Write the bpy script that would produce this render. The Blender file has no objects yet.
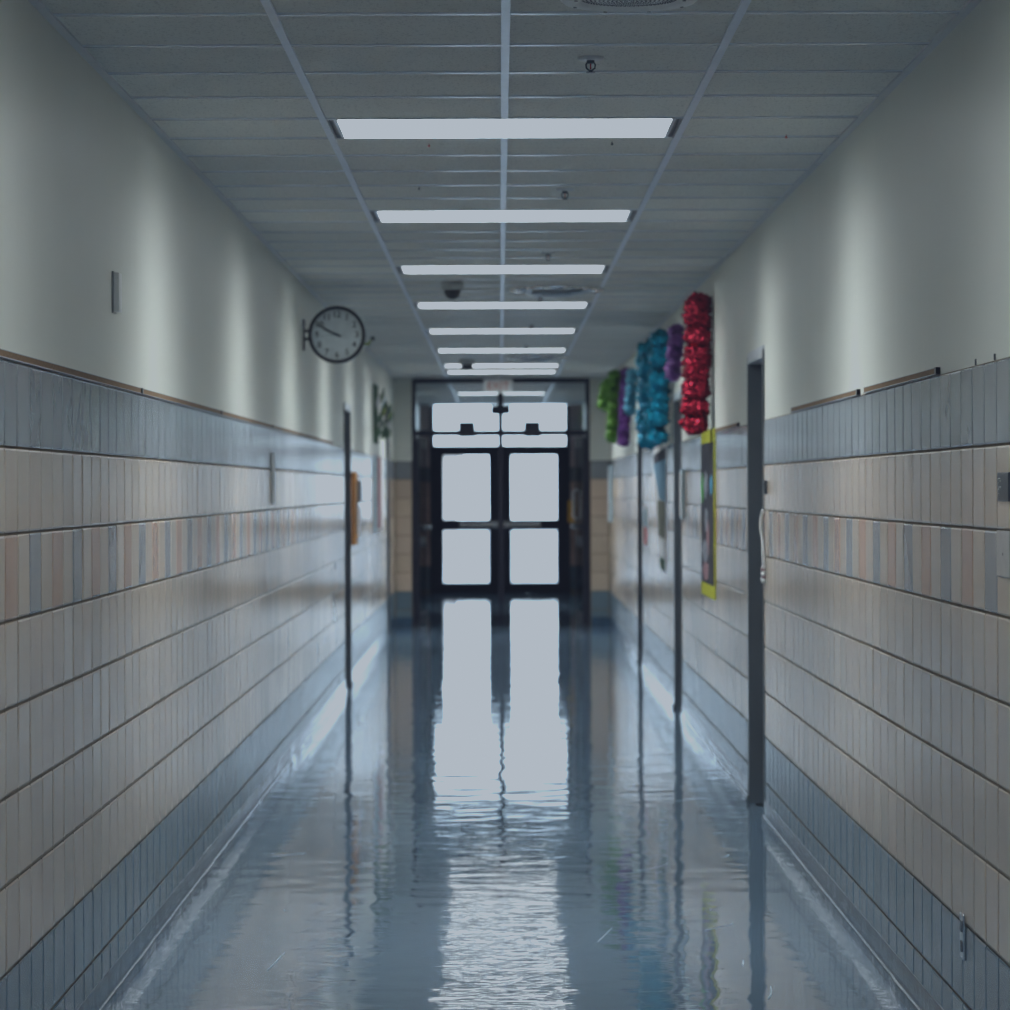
import bpy, bmesh, math, random
from mathutils import Vector, Matrix, noise
random.seed(7)
PI = math.pi
sc = bpy.context.scene
COL = sc.collection

# ------------------------------------------------------------------ dimensions (metres)
XL, XR, H, EYE = -1.155, 1.195, 2.715, 1.51
Y0, Y1 = -12.0, 48.0            # near and far end of the hall
YP = 36.3                      # glazed partition
TP = 0.2041                    # wall tile pitch
TZ = -0.022                    # bottom of first tile course
ZT = TZ + 9 * TP               # top of the tiled dado
CP = 0.596                     # ceiling grid pitch
CG = 8.43                      # one cross line of the grid
CX = [-0.575, 0.0185, 0.614]   # main tees

# ------------------------------------------------------------------ materials
def nt(name):
    m = bpy.data.materials.new(name); m.use_nodes = True
    n = m.node_tree; return m, n, n.nodes['Principled BSDF']

def mat(name, col, rough=0.5, metal=0.0, var=0.08, scale=20, bump=0.0, spec=0.5, coat=0.0, emit=None, es=0):
    m, n, b = nt(name)
    b.inputs['Roughness'].default_value = rough
    b.inputs['Metallic'].default_value = metal
    b.inputs['Specular IOR Level'].default_value = spec
    b.inputs['Coat Weight'].default_value = coat
    tc = n.nodes.new('ShaderNodeTexCoord'); nz = n.nodes.new('ShaderNodeTexNoise')
    nz.inputs['Scale'].default_value = scale
    n.links.new(tc.outputs['Object'], nz.inputs['Vector'])
    r = n.nodes.new('ShaderNodeValToRGB')
    lo = [max(0, c * (1 - var)) for c in col]; hi = [min(1, c * (1 + var)) for c in col]
    r.color_ramp.elements[0].color = (*lo, 1); r.color_ramp.elements[1].color = (*hi, 1)
    r.color_ramp.elements[0].position = .3; r.color_ramp.elements[1].position = .7
    n.links.new(nz.outputs['Fac'], r.inputs['Fac']); n.links.new(r.outputs['Color'], b.inputs['Base Color'])
    if bump:
        bp = n.nodes.new('ShaderNodeBump'); bp.inputs['Distance'].default_value = bump
        n.links.new(nz.outputs['Fac'], bp.inputs['Height']); n.links.new(bp.outputs['Normal'], b.inputs['Normal'])
    if emit:
        b.inputs['Emission Color'].default_value = (*emit, 1); b.inputs['Emission Strength'].default_value = es
    return m

def stretched_noise(n, vec, sx, sy, sz, detail=2, rough=.5):
    mp = n.nodes.new('ShaderNodeMapping'); mp.inputs['Scale'].default_value = (sx, sy, sz)
    n.links.new(vec, mp.inputs['Vector'])
    nz = n.nodes.new('ShaderNodeTexNoise'); nz.inputs['Scale'].default_value = 1
    nz.inputs['Detail'].default_value = detail; nz.inputs['Roughness'].default_value = rough
    n.links.new(mp.outputs['Vector'], nz.inputs['Vector'])
    return nz.outputs['Fac']

def math_node(n, op, a, b=None):
    k = n.nodes.new('ShaderNodeMath'); k.operation = op
    for i, v in enumerate((a, b)):
        if v is None: continue
        if isinstance(v, (int, float)): k.inputs[i].default_value = v
        else: n.links.new(v, k.inputs[i])
    return k.outputs[0]

def mix_col(n, fac, a, b, blend='MIX'):
    k = n.nodes.new('ShaderNodeMix'); k.data_type = 'RGBA'; k.blend_type = blend
    for s, v in ((0, fac), (6, a), (7, b)):
        if isinstance(v, (int, float)): k.inputs[s].default_value = v
        elif isinstance(v, tuple): k.inputs[s].default_value = v
        else: n.links.new(v, k.inputs[s])
    return k.outputs[2]

def tile_mat():
    m, n, b = nt('glazed_tile')
    at = n.nodes.new('ShaderNodeAttribute'); at.attribute_name = 'tilecol'
    tc = n.nodes.new('ShaderNodeTexCoord')
    f = stretched_noise(n, tc.outputs['Object'], 9, 9, 9, 3)
    v = math_node(n, 'MULTIPLY_ADD', f, .16); n.nodes[-1].inputs[2].default_value = .92
    c = mix_col(n, 1.0, at.outputs['Color'], v, 'MULTIPLY')
    n.links.new(c, b.inputs['Base Color'])
    b.inputs['Roughness'].default_value = .19; b.inputs['Specular IOR Level'].default_value = .5
    f2 = stretched_noise(n, tc.outputs['Object'], 5, 5, 3, 1)
    bp = n.nodes.new('ShaderNodeBump'); bp.inputs['Distance'].default_value = .0001
    n.links.new(f2, bp.inputs['Height']); n.links.new(bp.outputs['Normal'], b.inputs['Normal'])
    return m

def paint_mat():
    m, n, b = nt('semi_gloss_paint')
    tc = n.nodes.new('ShaderNodeTexCoord'); o = tc.outputs['Object']
    big = stretched_noise(n, o, 1.5, 1.1, .25, 2)
    c = mix_col(n, big, (.665, .68, .61, 1), (.74, .755, .69, 1))
    n.links.new(c, b.inputs['Base Color'])
    b.inputs['Roughness'].default_value = .40; b.inputs['Specular IOR Level'].default_value = .46
    a = stretched_noise(n, o, 2, 2.2, .18, 3, .55)
    s = stretched_noise(n, o, 60, 60, 60, 2)
    b1 = n.nodes.new('ShaderNodeBump'); b1.inputs['Distance'].default_value = .0065
    n.links.new(a, b1.inputs['Height'])
    b2 = n.nodes.new('ShaderNodeBump'); b2.inputs['Distance'].default_value = .0007
    n.links.new(s, b2.inputs['Height']); n.links.new(b1.outputs['Normal'], b2.inputs['Normal'])
    n.links.new(b2.outputs['Normal'], b.inputs['Normal'])
    return m

def floor_mat():
    m, n, b = nt('waxed_floor')
    tc = n.nodes.new('ShaderNodeTexCoord'); o = tc.outputs['Object']
    br = n.nodes.new('ShaderNodeTexBrick'); br.offset = 0
    br.inputs['Scale'].default_value = 1; br.inputs['Brick Width'].default_value = .305; br.inputs['Row Height'].default_value = .305
    br.inputs['Mortar Size'].default_value = .0016
    br.inputs['Color1'].default_value = (.125, .20, .285, 1); br.inputs['Color2'].default_value = (.14, .22, .31, 1)
    br.inputs['Mortar'].default_value = (.07, .125, .18, 1)
    n.links.new(o, br.inputs['Vector'])
    f = stretched_noise(n, o, 30, 30, 30, 4, .7)
    c = mix_col(n, .5, br.outputs['Color'], mix_col(n, f, (.105, .172, .25, 1), (.18, .26, .345, 1)))
    n.links.new(c, b.inputs['Base Color']); b.inputs['Specular IOR Level'].default_value = .9
    rg = stretched_noise(n, o, 6, 3, 1, 3)
    n.links.new(math_node(n, 'MULTIPLY_ADD', rg, .035), b.inputs['Roughness']); n.nodes[-1].inputs[2].default_value = .008
    bp = n.nodes.new('ShaderNodeBump'); bp.inputs['Distance'].default_value = .00045
    n.links.new(stretched_noise(n, o, 5, 30, 1, 2), bp.inputs['Height']); n.links.new(bp.outputs['Normal'], b.inputs['Normal'])
    return m

def ceiling_mat():
    m, n, b = nt('mineral_ceiling_tile')
    tc = n.nodes.new('ShaderNodeTexCoord'); o = tc.outputs['Object']
    a = stretched_noise(n, o, 130, 45, 130, 3, .7)
    r = n.nodes.new('ShaderNodeValToRGB')
    r.color_ramp.elements[0].position = .34; r.color_ramp.elements[0].color = (.52, .52, .49, 1)
    r.color_ramp.elements[1].position = .47; r.color_ramp.elements[1].color = (.70, .70, .66, 1)
    n.links.new(a, r.inputs['Fac'])
    at = n.nodes.new('ShaderNodeAttribute'); at.attribute_name = 'tilecol'
    n.links.new(mix_col(n, 1.0, r.outputs['Color'], at.outputs['Color'], 'MULTIPLY'), b.inputs['Base Color'])
    b.inputs['Roughness'].default_value = .75
    bp = n.nodes.new('ShaderNodeBump'); bp.inputs['Distance'].default_value = .001
    n.links.new(a, bp.inputs['Height']); n.links.new(bp.outputs['Normal'], b.inputs['Normal'])
    return m

def glass_mat():
    m = bpy.data.materials.new('clear_glass'); m.use_nodes = True
    n = m.node_tree; n.nodes.clear()
    out = n.nodes.new('ShaderNodeOutputMaterial'); mx = n.nodes.new('ShaderNodeMixShader')
    tr = n.nodes.new('ShaderNodeBsdfTransparent'); tr.inputs['Color'].default_value = (.93, .95, .95, 1)
    gl = n.nodes.new('ShaderNodeBsdfGlossy'); gl.inputs['Roughness'].default_value = .01
    fr = n.nodes.new('ShaderNodeFresnel'); fr.inputs['IOR'].default_value = 1.45
    n.links.new(fr.outputs['Fac'], mx.inputs[0]); n.links.new(tr.outputs[0], mx.inputs[1]); n.links.new(gl.outputs[0], mx.inputs[2])
    n.links.new(mx.outputs[0], out.inputs['Surface'])
    return m

def foil_mat(name, col, rough=.28, metal=.55):
    m, n, b = nt(name)
    tc = n.nodes.new('ShaderNodeTexCoord'); o = tc.outputs['Object']
    f = stretched_noise(n, o, 14, 14, 14, 2)
    c = mix_col(n, f, tuple(x * .6 for x in col) + (1,), tuple(min(1, x * 1.35) for x in col) + (1,))
    n.links.new(c, b.inputs['Base Color'])
    b.inputs['Roughness'].default_value = rough; b.inputs['Metallic'].default_value = metal
    v = n.nodes.new('ShaderNodeTexVoronoi'); v.inputs['Scale'].default_value = 34
    n.links.new(o, v.inputs['Vector'])
    bp = n.nodes.new('ShaderNodeBump'); bp.inputs['Distance'].default_value = .012; bp.inputs['Strength'].default_value = .8
    n.links.new(v.outputs['Distance'], bp.inputs['Height']); n.links.new(bp.outputs['Normal'], b.inputs['Normal'])
    return m

M = dict(
    tile=tile_mat(), paint=paint_mat(), floor=floor_mat(), ceil=ceiling_mat(), glass=glass_mat(),
    grout=mat('olive_grout', (.19, .15, .095), .9, spec=.1, bump=.001, scale=80),
    warmlitpaint=mat('warm_lit_paint', (.84, .66, .64), .6, scale=3),  # warm vestibule light put into the paint colour
    scratch=mat('pale_scuff', (.50, .58, .66), .5),
    base=mat('dark_blue_vinyl_base', (.035, .075, .125), .13, spec=.6, scale=7, var=.3, bump=.003),
    tee=mat('white_grid_metal', (.70, .75, .82), .2, var=.03, spec=.7),
    tee_main=mat('pale_grid_metal', (.74, .80, .92), .30, var=.03),
    mould=mat('edge_moulding', (.55, .57, .60), .35, var=.03),
    lens=mat('lit_diffuser', (.9, .9, .88), .4, emit=(1.0, .975, .92), es=21.0),
    dimlens=mat('dimmed_diffuser', (.9, .9, .88), .4, emit=(1.0, .975, .92), es=9.0),
    fix=mat('fixture_metal', (.45, .50, .56), .3, .6),
    black=mat('black_plastic', (.012, .013, .016), .35),
    jamb=mat('slate_frame_paint', (.075, .092, .105), .34, scale=6),
    leaf=mat('door_veneer', (.20, .13, .075), .4, var=.2, scale=5),
    dark=mat('dark_bronze_aluminium', (.012, .012, .022), .55, .1, spec=.3),
    steel=mat('brushed_steel', (.62, .63, .66), .25, .9),
    cork=mat('brown_cork', (.22, .145, .085), .9, spec=.1, var=.25, scale=120),
    white=mat('white_plastic', (.80, .82, .82), .4),
    bright=mat('bright_white_cover', (.95, .95, .94), .3),
    head=mat('head_sheen_and_escutcheon', (.55, .58, .62), .3),  # door heads: floor reflection on the soffit put into the colour; also escutcheons
    face=mat('clock_dial', (.60, .66, .68), .25),
    plate=mat('grey_plate', (.38, .40, .40), .35),
    beigeplate=mat('beige_plate', (.42, .41, .39), .3),
    slate=mat('dark_slate_plastic', (.035, .05, .065), .4),
    glint_mirror=mat('polished_chrome', (.9, .9, .92), .05, 1.0, var=.01),
    chrome=mat('chrome', (.7, .72, .74), .15, 1.0),
    red=mat('red_glass', (.6, .03, .02), .2),
    redink=mat('red_letter', (.55, .06, .04), .5), signred=mat('sign_letter', (.60, .24, .20), .6),
    red_foil=foil_mat('red_foil', (.34, .008, .03), .26, .75),
    teal_foil=foil_mat('teal_foil', (.003, .36, .56), .26, .6),
    sky_foil=foil_mat('pale_teal_foil', (.10, .46, .66)),
    purple_foil=foil_mat('purple_foil', (.27, .10, .40), .35, .4),
    plum_foil=foil_mat('plum_foil', (.12, .03, .20), .35, .4),
    green_foil=foil_mat('green_foil', (.10, .29, .003), .4, .2),
    yellow=mat('yellow_paper', (.55, .55, .06), .7),
    amber=mat('amber_plastic', (.75, .42, .03), .5),
    charcoal=mat('charcoal_print', (.055, .055, .066), .85, spec=.12, var=.4, scale=9),
    greyprint=mat('grey_print', (.30, .32, .36), .6, var=.3, scale=18),
    greenprint=mat('green_print', (.12, .45, .10), .6),
    blueprint=mat('blue_print', (.10, .36, .55), .6),
    pinkprint=mat('pink_print', (.42, .25, .27), .6, var=.2, scale=8),
    denim=mat('slate_blue_print', (.15, .27, .37), .6),
    olive=mat('olive_print', (.15, .155, .12), .6, var=.3, scale=10),
    forest=mat('forest_print', (.08, .14, .09), .6, var=.3, scale=10),
    paper=mat('white_paper', (.62, .62, .63), .7),
    paleblue=mat('pale_blue_paper', (.40, .52, .58), .6),
    brown=mat('orange_brown_board', (.36, .17, .055), .5, var=.2),
    leafgreen=mat('leaf_green', (.17, .22, .04), .6, var=.4),
    concrete=mat('outdoor_concrete', (.62, .60, .57), .8, scale=2),
    brick=mat('outdoor_pale_wall', (.62, .56, .52), .8, scale=2),
)

# prismatic lenses: bright straight below, dimmer towards grazing angles
for nm_, lo_, hi_ in (('lens', 3.4, 56.0), ('dimlens', 3.4, 22.0)):
    n_ = M[nm_].node_tree; lw = n_.nodes.new('ShaderNodeLayerWeight'); lw.inputs['Blend'].default_value = .5
    mr = n_.nodes.new('ShaderNodeMapRange'); mr.inputs['To Min'].default_value = lo_; mr.inputs['To Max'].default_value = hi_
    iv = math_node(n_, 'POWER', math_node(n_, 'SUBTRACT', 1.0, lw.outputs['Facing']), 1.4); n_.links.new(iv, mr.inputs['Value']); n_.links.new(mr.outputs['Result'], n_.nodes['Principled BSDF'].inputs['Emission Strength'])

for k_ in ('greyprint', 'greenprint', 'blueprint', 'pinkprint', 'denim', 'olive', 'forest', 'paper', 'paleblue', 'yellow', 'brown'):
    b_ = M[k_].node_tree.nodes['Principled BSDF']; b_.inputs['Roughness'].default_value = .9; b_.inputs['Specular IOR Level'].default_value = .1

# ------------------------------------------------------------------ mesh builder
class MB:
    def __init__(s):
        s.bm = bmesh.new(); s.mats = []
    def mi(s, m):
        if m not in s.mats: s.mats.append(m)
        return s.mats.index(m)
    def box(s, x0, x1, y0, y1, z0, z1, m='white', bev=0.0):
        r = bmesh.ops.create_cube(s.bm, size=1)
        vs = r['verts']
        for v in vs:
            v.co = Vector(((x0 + x1) / 2 + v.co.x * abs(x1 - x0), (y0 + y1) / 2 + v.co.y * abs(y1 - y0), (z0 + z1) / 2 + v.co.z * abs(z1 - z0)))
        fs = {f for v in vs for f in v.link_faces}
        k = s.mi(m)
        for f in fs: f.material_index = k
        if bev:
            es = list({e for f in fs for e in f.edges})
            bmesh.ops.bevel(s.bm, geom=es, offset=bev, segments=2, affect='EDGES', profile=.5, material=k)
        return s
    def cyl(s, c, axis, r, depth, m='white', r2=None, seg=32):
        q = Vector((0, 0, 1)).rotation_difference(Vector(axis).normalized())
        mt = Matrix.Translation(Vector(c)) @ q.to_matrix().to_4x4()
        rr = bmesh.ops.create_cone(s.bm, cap_ends=True, segments=seg, radius1=r, radius2=r if r2 is None else r2, depth=depth, matrix=mt)
        k = s.mi(m)
        for f in {f for v in rr['verts'] for f in v.link_faces}:
            f.material_index = k; f.smooth = len(f.verts) == 4
        return s
    def lathe(s, prof, c, axis, m='white', seg=48):
        """prof: list of (radius, height along axis)"""
        q = Vector((0, 0, 1)).rotation_difference(Vector(axis).normalized()); k = s.mi(m)
        rings = []
        for (r, h) in prof:
            if r < 1e-6:
                rings.append([s.bm.verts.new(Vector(c) + q @ Vector((0, 0, h)))]); continue
            rings.append([s.bm.verts.new(Vector(c) + q @ Vector((r * math.cos(2 * PI * i / seg), r * math.sin(2 * PI * i / seg), h))) for i in range(seg)])
        for a, b in zip(rings, rings[1:]):
            for i in range(seg):
                j = (i + 1) % seg
                if len(a) == 1 and len(b) == 1: continue
                if len(a) == 1: vs = [a[0], b[j], b[i]]
                elif len(b) == 1: vs = [a[i], a[j], b[0]]
                else: vs = [a[i], a[j], b[j], b[i]]
                f = s.bm.faces.new(vs); f.material_index = k; f.smooth = True
        return s
    def tube(s, pts, r, m='white', seg=10, flat=1.0):
        k = s.mi(m); rings = []
        P = [Vector(p) for p in pts]
        for i, p in enumerate(P):
            t = (P[min(i + 1, len(P) - 1)] - P[max(i - 1, 0)]).normalized()
            up = Vector((0, 1, 0)) if abs(t.y) < .9 else Vector((0, 0, 1))
            a = t.cross(up).normalized(); b = t.cross(a).normalized()
            rings.append([s.bm.verts.new(p + a * r * math.cos(2 * PI * j / seg) + b * r * flat * math.sin(2 * PI * j / seg)) for j in range(seg)])
        for a, b in zip(rings, rings[1:]):
            for j in range(seg):
                f = s.bm.faces.new([a[j], a[(j + 1) % seg], b[(j + 1) % seg], b[j]]); f.material_index = k; f.smooth = True
        for e in (rings[0], rings[-1]):
            f = s.bm.faces.new(e); f.material_index = k
        return s
    def poly(s, pts, m='white', thick=None):
        k = s.mi(m)
        f = s.bm.faces.new([s.bm.verts.new(Vector(p)) for p in pts]); f.material_index = k
        if thick:
            r = bmesh.ops.extrude_face_region(s.bm, geom=[f])
            for v in [g for g in r['geom'] if isinstance(g, bmesh.types.BMVert)]: v.co += Vector(thick)
            for v in [g for g in r['geom'] if isinstance(g, bmesh.types.BMVert)]:
                for ff in v.link_faces: ff.material_index = k
        return f
    def build(s, name, parent=None, loc=(0, 0, 0), rotz=0):
        bmesh.ops.recalc_face_normals(s.bm, faces=s.bm.faces[:])
        me = bpy.data.meshes.new(name); s.bm.to_mesh(me); s.bm.free()
        for m in s.mats: me.materials.append(M[m])
        o = bpy.data.objects.new(name, me); COL.objects.link(o)
        o.location = loc; o.rotation_euler = (0, 0, rotz)
        if parent: o.parent = parent
        return o

def tag(o, label=None, cat=None, group=None, kind=None):
    if label: o['label'] = label
    if cat: o['category'] = cat
    if group: o['group'] = group
    if kind: o['kind'] = kind
    return o

def empty(name, loc, rotz=0, label=None, cat=None, group=None, kind=None):
    o = bpy.data.objects.new(name, None); COL.objects.link(o)
    o.location = loc; o.rotation_euler = (0, 0, rotz); o.empty_display_size = .1
    return tag(o, label, cat, group, kind)

def struct(o, label, cat): return tag(o, label, cat, kind='structure')

def dup(root, loc, label=None):
    r = root.copy(); COL.objects.link(r); r.location = loc
    if label: r['label'] = label
    for ch in list(root.children):
        c = ch.copy(); COL.objects.link(c); c.parent = r
        for g in list(ch.children):
            d = g.copy(); COL.objects.link(d); d.parent = c
    return r

def LW(y, z=0): return (XL, y, z), 0           # a spot on the left wall: local +x points into the hall
def RW(y, z=0): return (XR, y, z), PI

# ------------------------------------------------------------------ the two long walls
BLUE = [(.225, .245, .262), (.245, .262, .280), (.208, .228, .245)]
BEIGE = [(.500, .405, .310), (.525, .425, .325), (.485, .395, .305), (.510, .408, .318)]
PEACH = [(.470, .290, .195), (.440, .275, .190), (.490, .300, .205)]
LOWB = [(.120, .172, .205), (.130, .182, .215), (.112, .162, .194)]

def pieces(a, b, holes):
    out = [(a, b)]
    for (p, q) in holes:
        nxt = []
        for (u, v) in out:
            if q <= u or p >= v: nxt.append((u, v)); continue
            if p > u: nxt.append((u, p))
            if q < v: nxt.append((q, v))
        out = nxt
    return [(u, v) for u, v in out if v - u > .012]

def add_tiles(mb, P, a0, a1, phase, holes, accent=True, tiltk=.0008, body=BEIGE):
    """P(u, out, z) -> world point; u runs along the wall.  holes: (u0,u1,ztop)"""
    bm = mb.bm; k = mb.mi('tile')
    lay = bm.loops.layers.float_color.get('tilecol') or bm.loops.layers.float_color.new('tilecol')
    i0 = math.floor((a0 - phase) / TP)
    u = phase + i0 * TP; i = i0
    while u < a1:
        for row in range(9):
            z0, z1 = TZ + row * TP + .0036, TZ + (row + 1) * TP - .0036
            z0 = max(z0, .05)
            if z1 - z0 < .02: continue
            hs = [(p, q) for (p, q, zt) in holes if z0 < zt]
            for (p, q) in pieces(max(u, a0), min(u + TP, a1), hs):
                if row == 8: c = random.choice(BLUE)
                elif row <= 1: c = random.choice(LOWB)
                elif row == 6 and accent:
                    c = [random.choice(PEACH), random.choice(BEIGE), random.choice(BLUE), random.choice(BEIGE)][i % 4]
                else: c = random.choice(body)
                j = random.uniform(.93, 1.07); c = (c[0] * j, c[1] * j, c[2] * j, 1)
                g = .0046; p2, q2 = p + g, q - g; e = .0045
                d = [.0055 + random.uniform(-tiltk, tiltk) for _ in range(4)]
                o4 = [bm.verts.new(P(a, 0.0, z)) for a, z in ((p2, z0), (q2, z0), (q2, z1), (p2, z1))]
                m4 = [bm.verts.new(P(a, .0035, z)) for a, z in ((p2, z0), (q2, z0), (q2, z1), (p2, z1))]
                i4 = [bm.verts.new(P(a, dd, z)) for (a, z), dd in zip(((p2 + e, z0 + e), (q2 - e, z0 + e), (q2 - e, z1 - e), (p2 + e, z1 - e)), d)]
                fs = [bm.faces.new(i4)]; side = (c[0] * .25, c[1] * .23, c[2] * .21, 1)
                for n_ in range(4):
                    m_ = (n_ + 1) % 4
                    sf = bm.faces.new([o4[n_], o4[m_], m4[m_], m4[n_]]); sf.material_index = k
                    for l in sf.loops: l[lay] = side
                    fs.append(bm.faces.new([m4[n_], m4[m_], i4[m_], i4[n_]]))
                for f in fs:
                    f.material_index = k
                    for l in f.loops: l[lay] = c
        u += TP; i += 1

def long_wall(name, x, sgn, phase, openings, label):
    """sgn=+1: hall lies at +x of the wall.  openings: (y0,y1,ztop)"""
    mb = MB(); th = .16
    xa, xb = (x - th, x) if sgn > 0 else (x, x + th)
    cuts = sorted(openings); y = Y0
    def slab(p, q, z0, z1, m): mb.box(xa, xb, p, q, z0, z1, m)
    for (p, q, zt) in cuts + [(Y1, Y1, 0)]:
        if p > y:
            slab(y, p, 0, ZT, 'grout'); slab(y, p, ZT, H, 'paint')
        if q > p: slab(p, q, zt, H, 'paint')
        y = q
    add_tiles(mb, lambda u, o, z: Vector((x + sgn * o, u, z)), 2.0, Y1, phase, openings)
    o = mb.build(name); struct(o, label, 'wall'); return o

DT = 2.135   # door opening height
L_OPEN = [(24.55, 25.5, DT), (33.6, 34.5, DT)]
R_OPEN = [(14.97, 15.90, DT), (21.75, 22.66, DT), (27.75, 28.62, DT)]
long_wall('wall_left', XL, 1, 7.70, L_OPEN, 'long left corridor wall, pale paint above tiled dado')
long_wall('wall_right', XR, -1, 7.94 - 2 * TP, R_OPEN, 'long right corridor wall, pale paint above tiled dado')
struct(MB().box(XL - .16, XR + .16, Y0 - .15, Y0, 0, H, 'paint').build('wall_back'), 'end wall behind the viewer', 'wall')

# the short walls either side of the glazed partition
def short_wall(name, xa, xb, y, label, phase):
    mb = MB(); mb.box(xa, xb, y, y + .15, 0, ZT, 'grout'); mb.box(xa, xb, y, y + .15, ZT, H, 'paint')
    add_tiles(mb, lambda u, o, z: Vector((u, y - o, z)), xa + .004, xb - .002, phase, [], accent=False, tiltk=.0005)
    o = mb.build(name); struct(o, label, 'wall')
    b = MB().box(xa + .01, xb - .002, y - .014, y, 0, .1, 'base').build('cove_base', o)
    return o
short_wall('wall_front_left', XL, -.963, YP, 'narrow wall left of the glazed partition', XL + .01)
short_wall('wall_front_right', .985, XR, YP, 'narrow wall right of the glazed partition', .985)
mb = MB()
for (a, b) in ((XL - .16, -1.01), (1.01, XR + .16)):
    mb.box(a, b, Y1, Y1 + .2, 0, ZT, 'grout'); mb.box(a, b, Y1, Y1 + .2, ZT, H + .01, 'warmlitpaint')
    add_tiles(mb, lambda u, o, z: Vector((u, Y1 - o, z)), max(a, XL), min(b, XR), XL, [], accent=False, body=[(.80, .56, .46), (.74, .52, .43)])  # body tiles warmed and brightened in place of vestibule light
struct(mb.build('wall_far'), 'far end wall around the exit doors', 'wall')

# ------------------------------------------------------------------ floor, base, ceiling
def waxed_floor():
    mb = MB(); k = mb.mi('floor'); bm = mb.bm
    nx, dy = 64, .016; ya, yb = 3.0, Y1 + .2; ny = int((yb - ya) / dy)
    xs = [XL - .02 + (XR - XL + .04) * i / nx for i in range(nx + 1)]
    prev = None
    for j in range(ny + 1):
        y = ya + (yb - ya) * j / ny; row = []
        for x in xs:
            h = noise.noise(Vector((x * 3.6, y * 2.4, 1.7))) * WAX * 1.3 + noise.noise(Vector((x * 6.5, y * 6.5, 9.1))) * WAX * 2.1 + noise.noise(Vector((x * 9, y * 19, 4.1))) * WAX * .42
            row.append(bm.verts.new((x, y, h)))
        if prev:
            for i in range(nx):
                f = bm.faces.new([prev[i], prev[i + 1], row[i + 1], row[i]]); f.smooth = True; f.material_index = k
        prev = row
    f = bm.faces.new([bm.verts.new(p) for p in ((XL - .16, Y0 - .15, 0), (XR + .16, Y0 - .15, 0), (XR + .16, ya, 0), (XL - .16, ya, 0))]); f.material_index = k
    rs = random.Random(5)
    for (x, y, a, l, c) in [(.10, 14.1, .12, 1.05, .10), (.35, 11.2, 1.4, .35, 0), (-.72, 10.6, 1.5, .4, 0), (.62, 13.2, 1.1, .3, .02), (.75, 11.4, 1.0, .2, 0)] + [(rs.uniform(-.9, .95), rs.uniform(9.7, 17), rs.uniform(0, PI), rs.uniform(.06, .25), rs.uniform(-.02, .02)) for _ in range(34)]:
        pts = []
        for q in range(9):
            t = q / 8 - .5; u = Vector((math.cos(a), math.sin(a), 0)); v = Vector((-u.y, u.x, 0))
            pts.append((Vector((x, y, .0016)) + u * l * t + v * c * (4 * t * t), v * .0014 + Vector((0, .0016, 0))))
        for (p, w0), (q_, w1) in zip(pts, pts[1:]): mb.poly([p - w0, q_ - w1, q_ + w1, p + w0], 'scratch')
    mb.box(XL - .16, XR + .16, Y0 - .15, Y1 + .2, -.06, -.008, 'floor')
    return mb.build('floor')
WAX = .00042
struct(waxed_floor(), 'glossy waxed blue grey corridor floor', 'floor')

def cove(name, x, sgn, openings, label):
    mb = MB(); k = mb.mi('base')
    prof = [(.000, .104), (.006, .103), (.0075, .099), (.0075, .046), (.0080, .038), (.0095, .0335), (.0140, .0318), (.0172, .0300), (.0180, .025), (.0180, .012), (.0180, .001)]
    for (a, b) in pieces(2.0, YP - .002, [(p, q) for p, q, _ in openings]) + pieces(YP + .16, Y1, []):
        n_ = max(2, int((b - a) / .12)); prev = None; ph = random.random() * 9
        for i in range(n_ + 1):
            y = a + (b - a) * i / n_
            w = .0035 * noise.noise(Vector((y * 2.3, ph, 0))) + .002 * noise.noise(Vector((y * 7, ph, 3)))
            ring = [mb.bm.verts.new(Vector((x + sgn * (px_ + (max(0, w) * .5 if j > 0 else 0) + (w if j > 4 else 0)), y, pz + (w * .6 if 0 < j < 3 else 0)))) for j, (px_, pz) in enumerate(prof)]
            if prev:
                for j in range(len(prof) - 1):
                    f = mb.bm.faces.new([prev[j], ring[j], ring[j + 1], prev[j + 1]]); f.smooth = True; f.material_index = k
            prev = ring
    o = mb.build(name); struct(o, label, 'baseboard')
cove('baseboard_left', XL, 1, L_OPEN, 'dark blue vinyl cove base along the left wall')
cove('baseboard_right', XR, -1, R_OPEN, 'dark blue vinyl cove base along the right wall')

LIGHT_ROWS = [4, 10, 16, 22, 28, 34, 40, 43, 56, -2, -8, -14, -20, -26, -32]  # negative rows are out of view, added for light from behind the camera
COLS = [XL] + CX + [XR]
mb = MB(); k = mb.mi('ceil')
mb.box(XL - .16, XR + .16, Y0 - .15, Y1 + .2, H + .105, H + .125, 'white')
lay = mb.bm.loops.layers.float_color.new('tilecol')
r0 = math.floor((Y0 - CG) / CP); r1 = math.ceil((Y1 - CG) / CP)
for r in range(r0, r1):
    ya, yb = max(Y0, CG + r * CP), min(Y1, CG + (r + 1) * CP)
    for c in range(4):
        if r in LIGHT_ROWS and c in (1, 2): continue
        xa, xb = COLS[c], COLS[c + 1]
        zs = [H + .004 + random.uniform(0, .0022) for _ in range(4)]
        f = mb.bm.faces.new([mb.bm.verts.new(Vector(p)) for p in ((xa, ya, zs[0]), (xb, ya, zs[1]), (xb, yb, zs[2]), (xa, yb, zs[3]))])
        f.material_index = k; g = random.uniform(.93, 1.05)
        for l in f.loops: l[lay] = (g, g, g, 1)
for f in mb.bm.faces:
    if f.material_index != k:
        for l in f.loops: l[lay] = (1, 1, 1, 1)
ceil = struct(mb.build('ceiling'), 'suspended ceiling of grey mineral tiles', 'ceiling')
mb = MB()
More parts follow.
